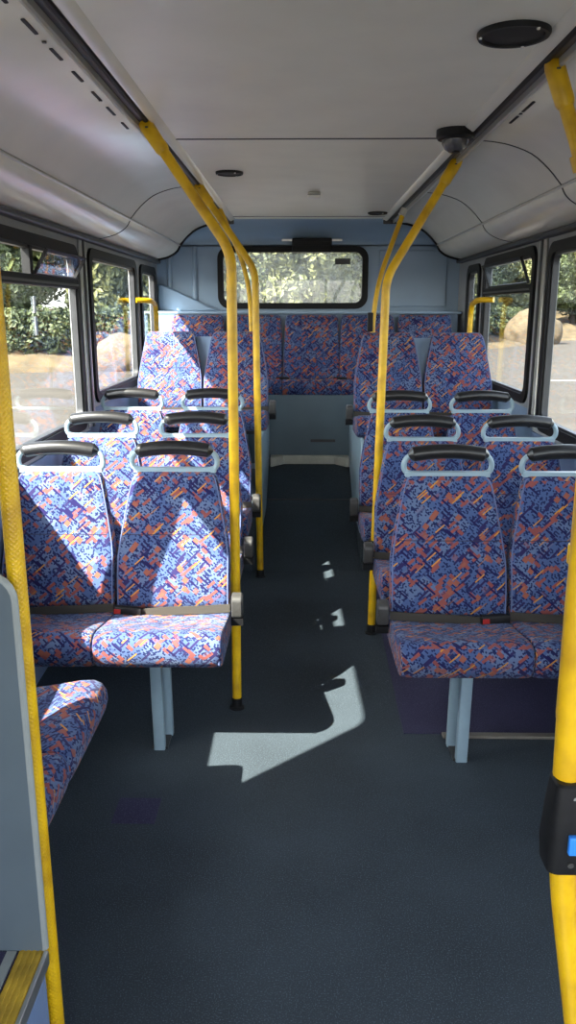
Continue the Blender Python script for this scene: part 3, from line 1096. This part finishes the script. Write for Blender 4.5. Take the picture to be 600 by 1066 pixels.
def double_seat(label, side, yb, fz, cx, handles=True, legs=True, seat_h=0.47, group='double seats', tall=1.0):
    """side -1 left / +1 right (aisle edge towards the middle); yb = y of backrest foot"""
    t = thing('double_seat', label, 'bus seat', (cx, yb, fz), 0, group)
    inner = -side
    for i in (-1, 1):
        x = i * SW / 2
        c = inst('cushion', ME_CUSH, t, (x, 0, seat_h))
        if i == inner:
            inst('piping', ME_CPIP if inner > 0 else ME_CPIP, c, None).scale.x = inner
        else:
            inst('piping', ME_CPIP, c, None).scale.x = -inner
        b = inst('backrest', ME_BACK, t, (x, 0.0, seat_h + 0.015))
        b.scale.z = tall
        inst('piping', ME_PIP, b)
        inst('seam', ME_SEAM, b)
        if handles:
            h = inst('handle_bracket', ME_BRK, t, (x, BH * REC - 0.022, seat_h + 0.015 + BH - 0.004))
            inst('grip', ME_GRIP, h)
        s = inst('belt_strap', ME_STRAP, t, (x + inner * 0.02, -0.095, seat_h + 0.028), (0, 0, 0))
        s.scale.x = inner
        k = inst('buckle', ME_BUCK, t, (x - inner * 0.165, -0.105, seat_h + 0.028), (0, math.radians(4 * i), 0))
        inst('release_button', ME_RED, k)
    r = inst('belt_retractor', ME_RETR, t, (inner * (SW + 0.026), -0.075, seat_h + 0.045), (0.15, 0, 0))
    inst('retractor_tongue', ME_RETRB, r)
    for i in (-1, 1):
        inst('back_shell', ME_SHELL, t, (i * SW / 2, 0.004, seat_h - 0.01))
    if not handles:
        MB().loft([[(x, y + z * REC, z) for x in (-0.36, 0.36) for y in ((0.004, 0.02) if x < 0 else (0.02, 0.004))] for z in (0.0, 0.505)]).build('back_board', 'shell', t, (0, 0.004, seat_h - 0.01))
    inst('seat_tray', ME_TRAY, t, (0, 0, seat_h))
    if legs:
        for dy in (-0.235, -0.13):
            inst('leg', ME_LEG, t, (inner * 0.18 + (0.014 if dy > -0.2 else 0) * -side, dy, 0))
        inst('foot_plate', ME_FOOT, t, (inner * 0.18, -0.18, 0))
    else:
        MB().box(-0.30, 0.30, -0.32, -0.05, 0.0, seat_h - 0.115).build('pedestal', 'shell', t, bevel=0.01)
    return t


CXL, CXR = -0.755, 0.720
double_seat('frontmost double seat on the left, sunlit, beside the cranked pole', -1, 2.915, 0.0, CXL)
double_seat('second double seat from the front in the left row', -1, 3.575, 0.030, CXL)
double_seat('third double seat from the front in the left row', -1, 4.275, 0.070, CXL)
double_seat('rear left double seat without handles on the raised platform', -1, 5.37, 0.456, CXL + 0.05, False, False)
double_seat('frontmost double seat on the right, shaded, on a pale blue leg', 1, 2.85, 0.0, CXR)
double_seat('second double seat from the front in the right row', 1, 3.51, 0.026, CXR)
double_seat('third double seat from the front in the right row', 1, 4.21, 0.066, CXR - 0.02)
double_seat('rear right double seat without handles on the raised platform', 1, 5.11, 0.456, CXR, False, False)

# rear bench: five places
t = thing('rear_bench', 'five-place bench seat across the back under the rear window', 'bus bench', (0.03, 6.20, 0.5))
for i, x in enumerate((-0.878, -0.437, 0.0, 0.425, 0.864)):
    c = inst('cushion', ME_CUSH, t, (x, 0.02, 0.545))
    b = inst('backrest', ME_BACKW, t, (x, 0.02, 0.56))
    b.scale = (1.0, 1, 0.97)
for x in (-0.22, 0.215):
    k = inst('buckle', ME_BUCK, t, (x, -0.10, 0.585))
    inst('release_button', ME_RED, k)
MB().box(-1.16, 1.12, -0.40, 0.02, 0.44, 0.465).build('bench_tray', 'shell', t)
MB().box(-1.20, 1.13, 0.165, 0.18, 0.5, 1.06).build('back_board', 'shell', t)

# sideways bench by the left window
t = thing('side_bench', 'sideways two-place bench against the left wall behind the grey partition', 'bus bench', (-1.07, 1.795, 0.0))
ME_CUSH2 = make_cushion(0.406)
for i in (-1, 1):
    c = inst('cushion', ME_CUSH2, t, (0.0, i * 0.205 + 0.003, 0.455), (0, 0, math.radians(90)))
    b = inst('backrest', ME_BACK, t, (0.02, i * 0.205 + 0.003, 0.45), (0, 0, math.radians(90)))
    b.scale = (0.93, 1, 0.95)
    inst('piping', ME_PIP, b)
MB().box(0.02, 0.34, -0.40, 0.40, 0.335, 0.37).build('seat_tray', 'shell', t)
for y in (-0.30, 0.30):
    inst('leg', ME_LEG, t, (0.22, y, 0), None).scale.z = 0.84

# small yellow grab handles by the rear windows
for s, y, nm in ((-1, 5.92, 'left'), (1, 5.60, 'right')):
    t = thing('hooked_grab_rail', 'small hooked yellow grab rail beside the narrow %s rear window' % nm, 'handle', (s * 1.10, y, 0.456 if s > 0 else 0.5))
    zb = t.location.z
    P = fillet([(s * 0.09, -0.26, 1.66 - zb), (0, -0.20, 1.66 - zb), (0, 0, 1.63 - zb), (0, 0, 0.62)], 0.08)
    MB().tube(P, 0.0175).build('tube', 'yellow', t)
    MB().lathe([(0.028, 0.615), (0.028, 0.63), (0.021, 0.64)], 18).build('base_flange', 'black', t)

# ------------------------------------------------------------------ outside
g = MB().box(-90, 90, -60, 120, -0.45, -0.35)
gr = struct('ground', 'pale asphalt car park outside the bus', g, 'asphalt')
for i, (x, y, rz) in enumerate(((-7.5, 12.5, 0.1), (-8.0, 16.0, 0.1), (8.5, 17.0, 0.05), (9.5, 23.0, 0.05))):
    o = MB().box(-2.6, 2.6, -0.06, 0.06, 0.0, 0.006).build('bay_line', 'paint', gr, (x, y, -0.35))
    o.rotation_euler.z = rz
border = [(-60, 21), (-34, 22), (-14, 24), (-5, 26.5), (3, 29), (9, 40), (16, 52), (30, 62), (60, 75)]
mb = MB()
rings = []
pts = []
for i in range(len(border) - 1):
    a, b = Vector(border[i]), Vector(border[i + 1])
    n = max(2, int((b - a).length / 1.0))
    for k in range(n):
        pts.append(a.lerp(b, k / n))
pts.append(Vector(border[-1]))
W = [0, 0.4, 1.0, 1.8, 2.8, 4.2, 6, 9, 14]
HGT = [0, 0.12, 0.22, 0.35, 0.55, 0.8, 1.1, 1.5, 2.0]
vs, fs = [], []
for i, p in enumerate(pts):
    d = (pts[min(len(pts) - 1, i + 1)] - pts[max(0, i - 1)]).normalized()
    nrm = Vector((-d.y, d.x))
    for wdt, h in zip(W, HGT):
        q = p + nrm * (wdt + 0.35 * noise.noise(Vector((p.x * 0.5, p.y * 0.5, wdt))))
        hh = h * (1 + 0.5 * noise.noise(Vector((q.x * 0.6, q.y * 0.6, 3.1))))
        vs.append((q.x, q.y, -0.36 + hh))
nw = len(W)
for i in range(len(pts) - 1):
    for k in range(nw - 1):
        fs.append((i * nw + k, (i + 1) * nw + k, (i + 1) * nw + k + 1, i * nw + k + 1))
mb.add(vs, fs)
tag(mb.build('grass_bank', 'bank'), 'dry straw-coloured grass bank at the edge of the car park', 'bank', None, 'stuff')


def boulder(name, label, loc, sx, sy, sz, seed):
    bm = bmesh.new()
    bmesh.ops.create_icosphere(bm, subdivisions=4, radius=1.0)
    for v in bm.verts:
        p = v.co.copy()
        d = 1 + 0.28 * noise.noise(p * 0.9 + Vector((seed, 0, 0))) + 0.10 * noise.noise(p * 2.4 + Vector((0, seed, 0))) + 0.03 * noise.noise(p * 7)
        v.co = Vector((p.x * sx, p.y * sy, p.z * sz)) * d
    for f in bm.faces:
        f.smooth = True
    me = bpy.data.meshes.new(name)
    bm.to_mesh(me)
    bm.free()
    me.materials.append(M['rock'])
    return tag(inst(name, me, None, loc), label, 'boulder', 'boulders at the car park edge')


boulder('boulder', 'big sandy boulder on the bank seen through the plain left window', (-5.95, 26.6, 0.15), 0.85, 0.7, 0.75, 1.3)
boulder('boulder', 'pale boulder on the bank seen through the right hopper window', (13.4, 47.6, 0.45), 1.5, 1.1, 1.25, 7.7)


def tree_meshes(seed, n, rx, rz, low, leaf, mname):
    rnd = random.Random(seed)
    blobs = []
    for k in range(26):
        a = rnd.uniform(0, 2 * math.pi)
        r = rx * math.sqrt(rnd.random()) * 0.75
        z = low + rz * rnd.random()
        blobs.append((r * math.cos(a), r * math.sin(a), z, rx * rnd.uniform(0.34, 0.56)))
    V, F = [], []
    for i in range(n):
        bx, by, bz, br = rnd.choice(blobs)
        d = Vector((rnd.gauss(0, 1), rnd.gauss(0, 1), rnd.gauss(0, 1))).normalized()
        rad = br * (0.55 + 0.5 * rnd.random())
        p = Vector((bx, by, bz)) + d * rad
        if p.z < 0.05:
            p.z = 0.05 + rnd.random() * 0.3
        nrm = (d + Vector((rnd.gauss(0, .5), rnd.gauss(0, .5), rnd.gauss(0, .5)))).normalized()
        u = nrm.orthogonal().normalized()
        u.rotate(Matrix.Rotation(rnd.uniform(0, 6.28), 3, nrm))
        w = nrm.cross(u)
        L = leaf * rnd.uniform(0.6, 1.3)
        k = len(V)
        V += [tuple(p - u * L), tuple(p + w * L * 0.5 + nrm * L * .15), tuple(p + u * L), tuple(p - w * L * 0.5 + nrm * L * .15)]
        F += [(k, k + 1, k + 2, k + 3)]
    me = bpy.data.meshes.new('foliage')
    me.from_pydata(V, [], F)
    me.materials.append(M[mname])
    tb = MB()
    tb.tube([(0, 0, -0.6), (0.05, 0, low * 0.6), (0.0, 0.1, low + rz * 0.4), (0.15, 0.1, low + rz * 0.75)], 0.1, 8, rr=[0.2, 0.16, 0.11, 0.04])
    for k in range(6):
        b = blobs[k]
        tb.tube([(0, 0.05, low * 0.7), (b[0] * 0.5, b[1] * 0.5, (low + b[2]) * 0.5), (b[0], b[1], b[2])], 0.05, 6, rr=[0.09, 0.06, 0.025])
    return me, tb.mesh('trunk', 'bark')


TM = [tree_meshes(11, 15000, 2.1, 5.0, 1.4, 0.15, 'leaf1'),
      tree_meshes(12, 15000, 2.0, 4.6, 1.0, 0.14, 'leaf2'),
      tree_meshes(13, 15000, 1.9, 4.2, 0.8, 0.13, 'leaf3'),
      tree_meshes(14, 4500, 1.0, 1.0, 0.3, 0.09, 'leaf1'),
      tree_meshes(15, 15000, 3.0, 7.0, 2.2, 0.24, 'leaf1')]
KIND = ['dark green tree', 'olive green tree', 'yellow-green tree', 'low dark bush', 'tall dark tree']
ORD = ['first', 'second', 'third', 'fourth', 'fifth', 'sixth', 'seventh', 'eighth', 'ninth', 'tenth', 'eleventh', 'twelfth', 'thirteenth',
       'fourteenth', 'fifteenth', 'sixteenth', 'seventeenth', 'eighteenth', 'nineteenth', 'twentieth', 'twenty-first', 'twenty-second', 'twenty-third', 'twenty-fourth']
cum = [0.0]
for i in range(1, len(pts)):
    cum.append(cum[-1] + (pts[i] - pts[i - 1]).length)
rn = random.Random(5)


def at_len(d, off):
    i = min(range(1, len(pts) - 1), key=lambda k: abs(cum[k] - d))
    t = (pts[i + 1] - pts[i - 1]).normalized()
    return pts[i] + Vector((-t.y, t.x)) * off


def plant(row, name, kinds, d0, step, n, off, zb, grow):
    for i in range(n):
        q = at_len(d0 + step * i + rn.uniform(-0.3, 0.3), off + rn.uniform(-0.5, 0.5))
        k = kinds[i % len(kinds)]
        t = thing(name, '%s, %s from the left in %s' % (KIND[k], ORD[i], row), name, (q.x, q.y, zb), rn.uniform(0, 6.28), name + 's in ' + row)
        sc = rn.uniform(0.92, 1.08) * (1 + grow * i / n)
        t.scale = (sc, sc, sc)
        inst('foliage', TM[k][0], t)
        tr = inst('trunk', TM[k][1], t)
        if k == 3:
            tr.scale = (0.4, 0.4, 0.5)


plant('the front row beyond the grass bank', 'tree', [0, 1, 0, 1, 2, 0, 1, 1, 0, 1, 2, 1, 2, 0, 2, 1], 33.0, 3.5, 23, 5.2, 0.45, 0.0)
plant('the tall back row beyond the car park', 'tree', [4], 31.5, 5.0, 20, 11.5, 0.8, 0.0)
plant('the line of shrubs on the grass bank', 'bush', [3], 45.0, 1.9, 24, 2.6, 0.05, 0.0)
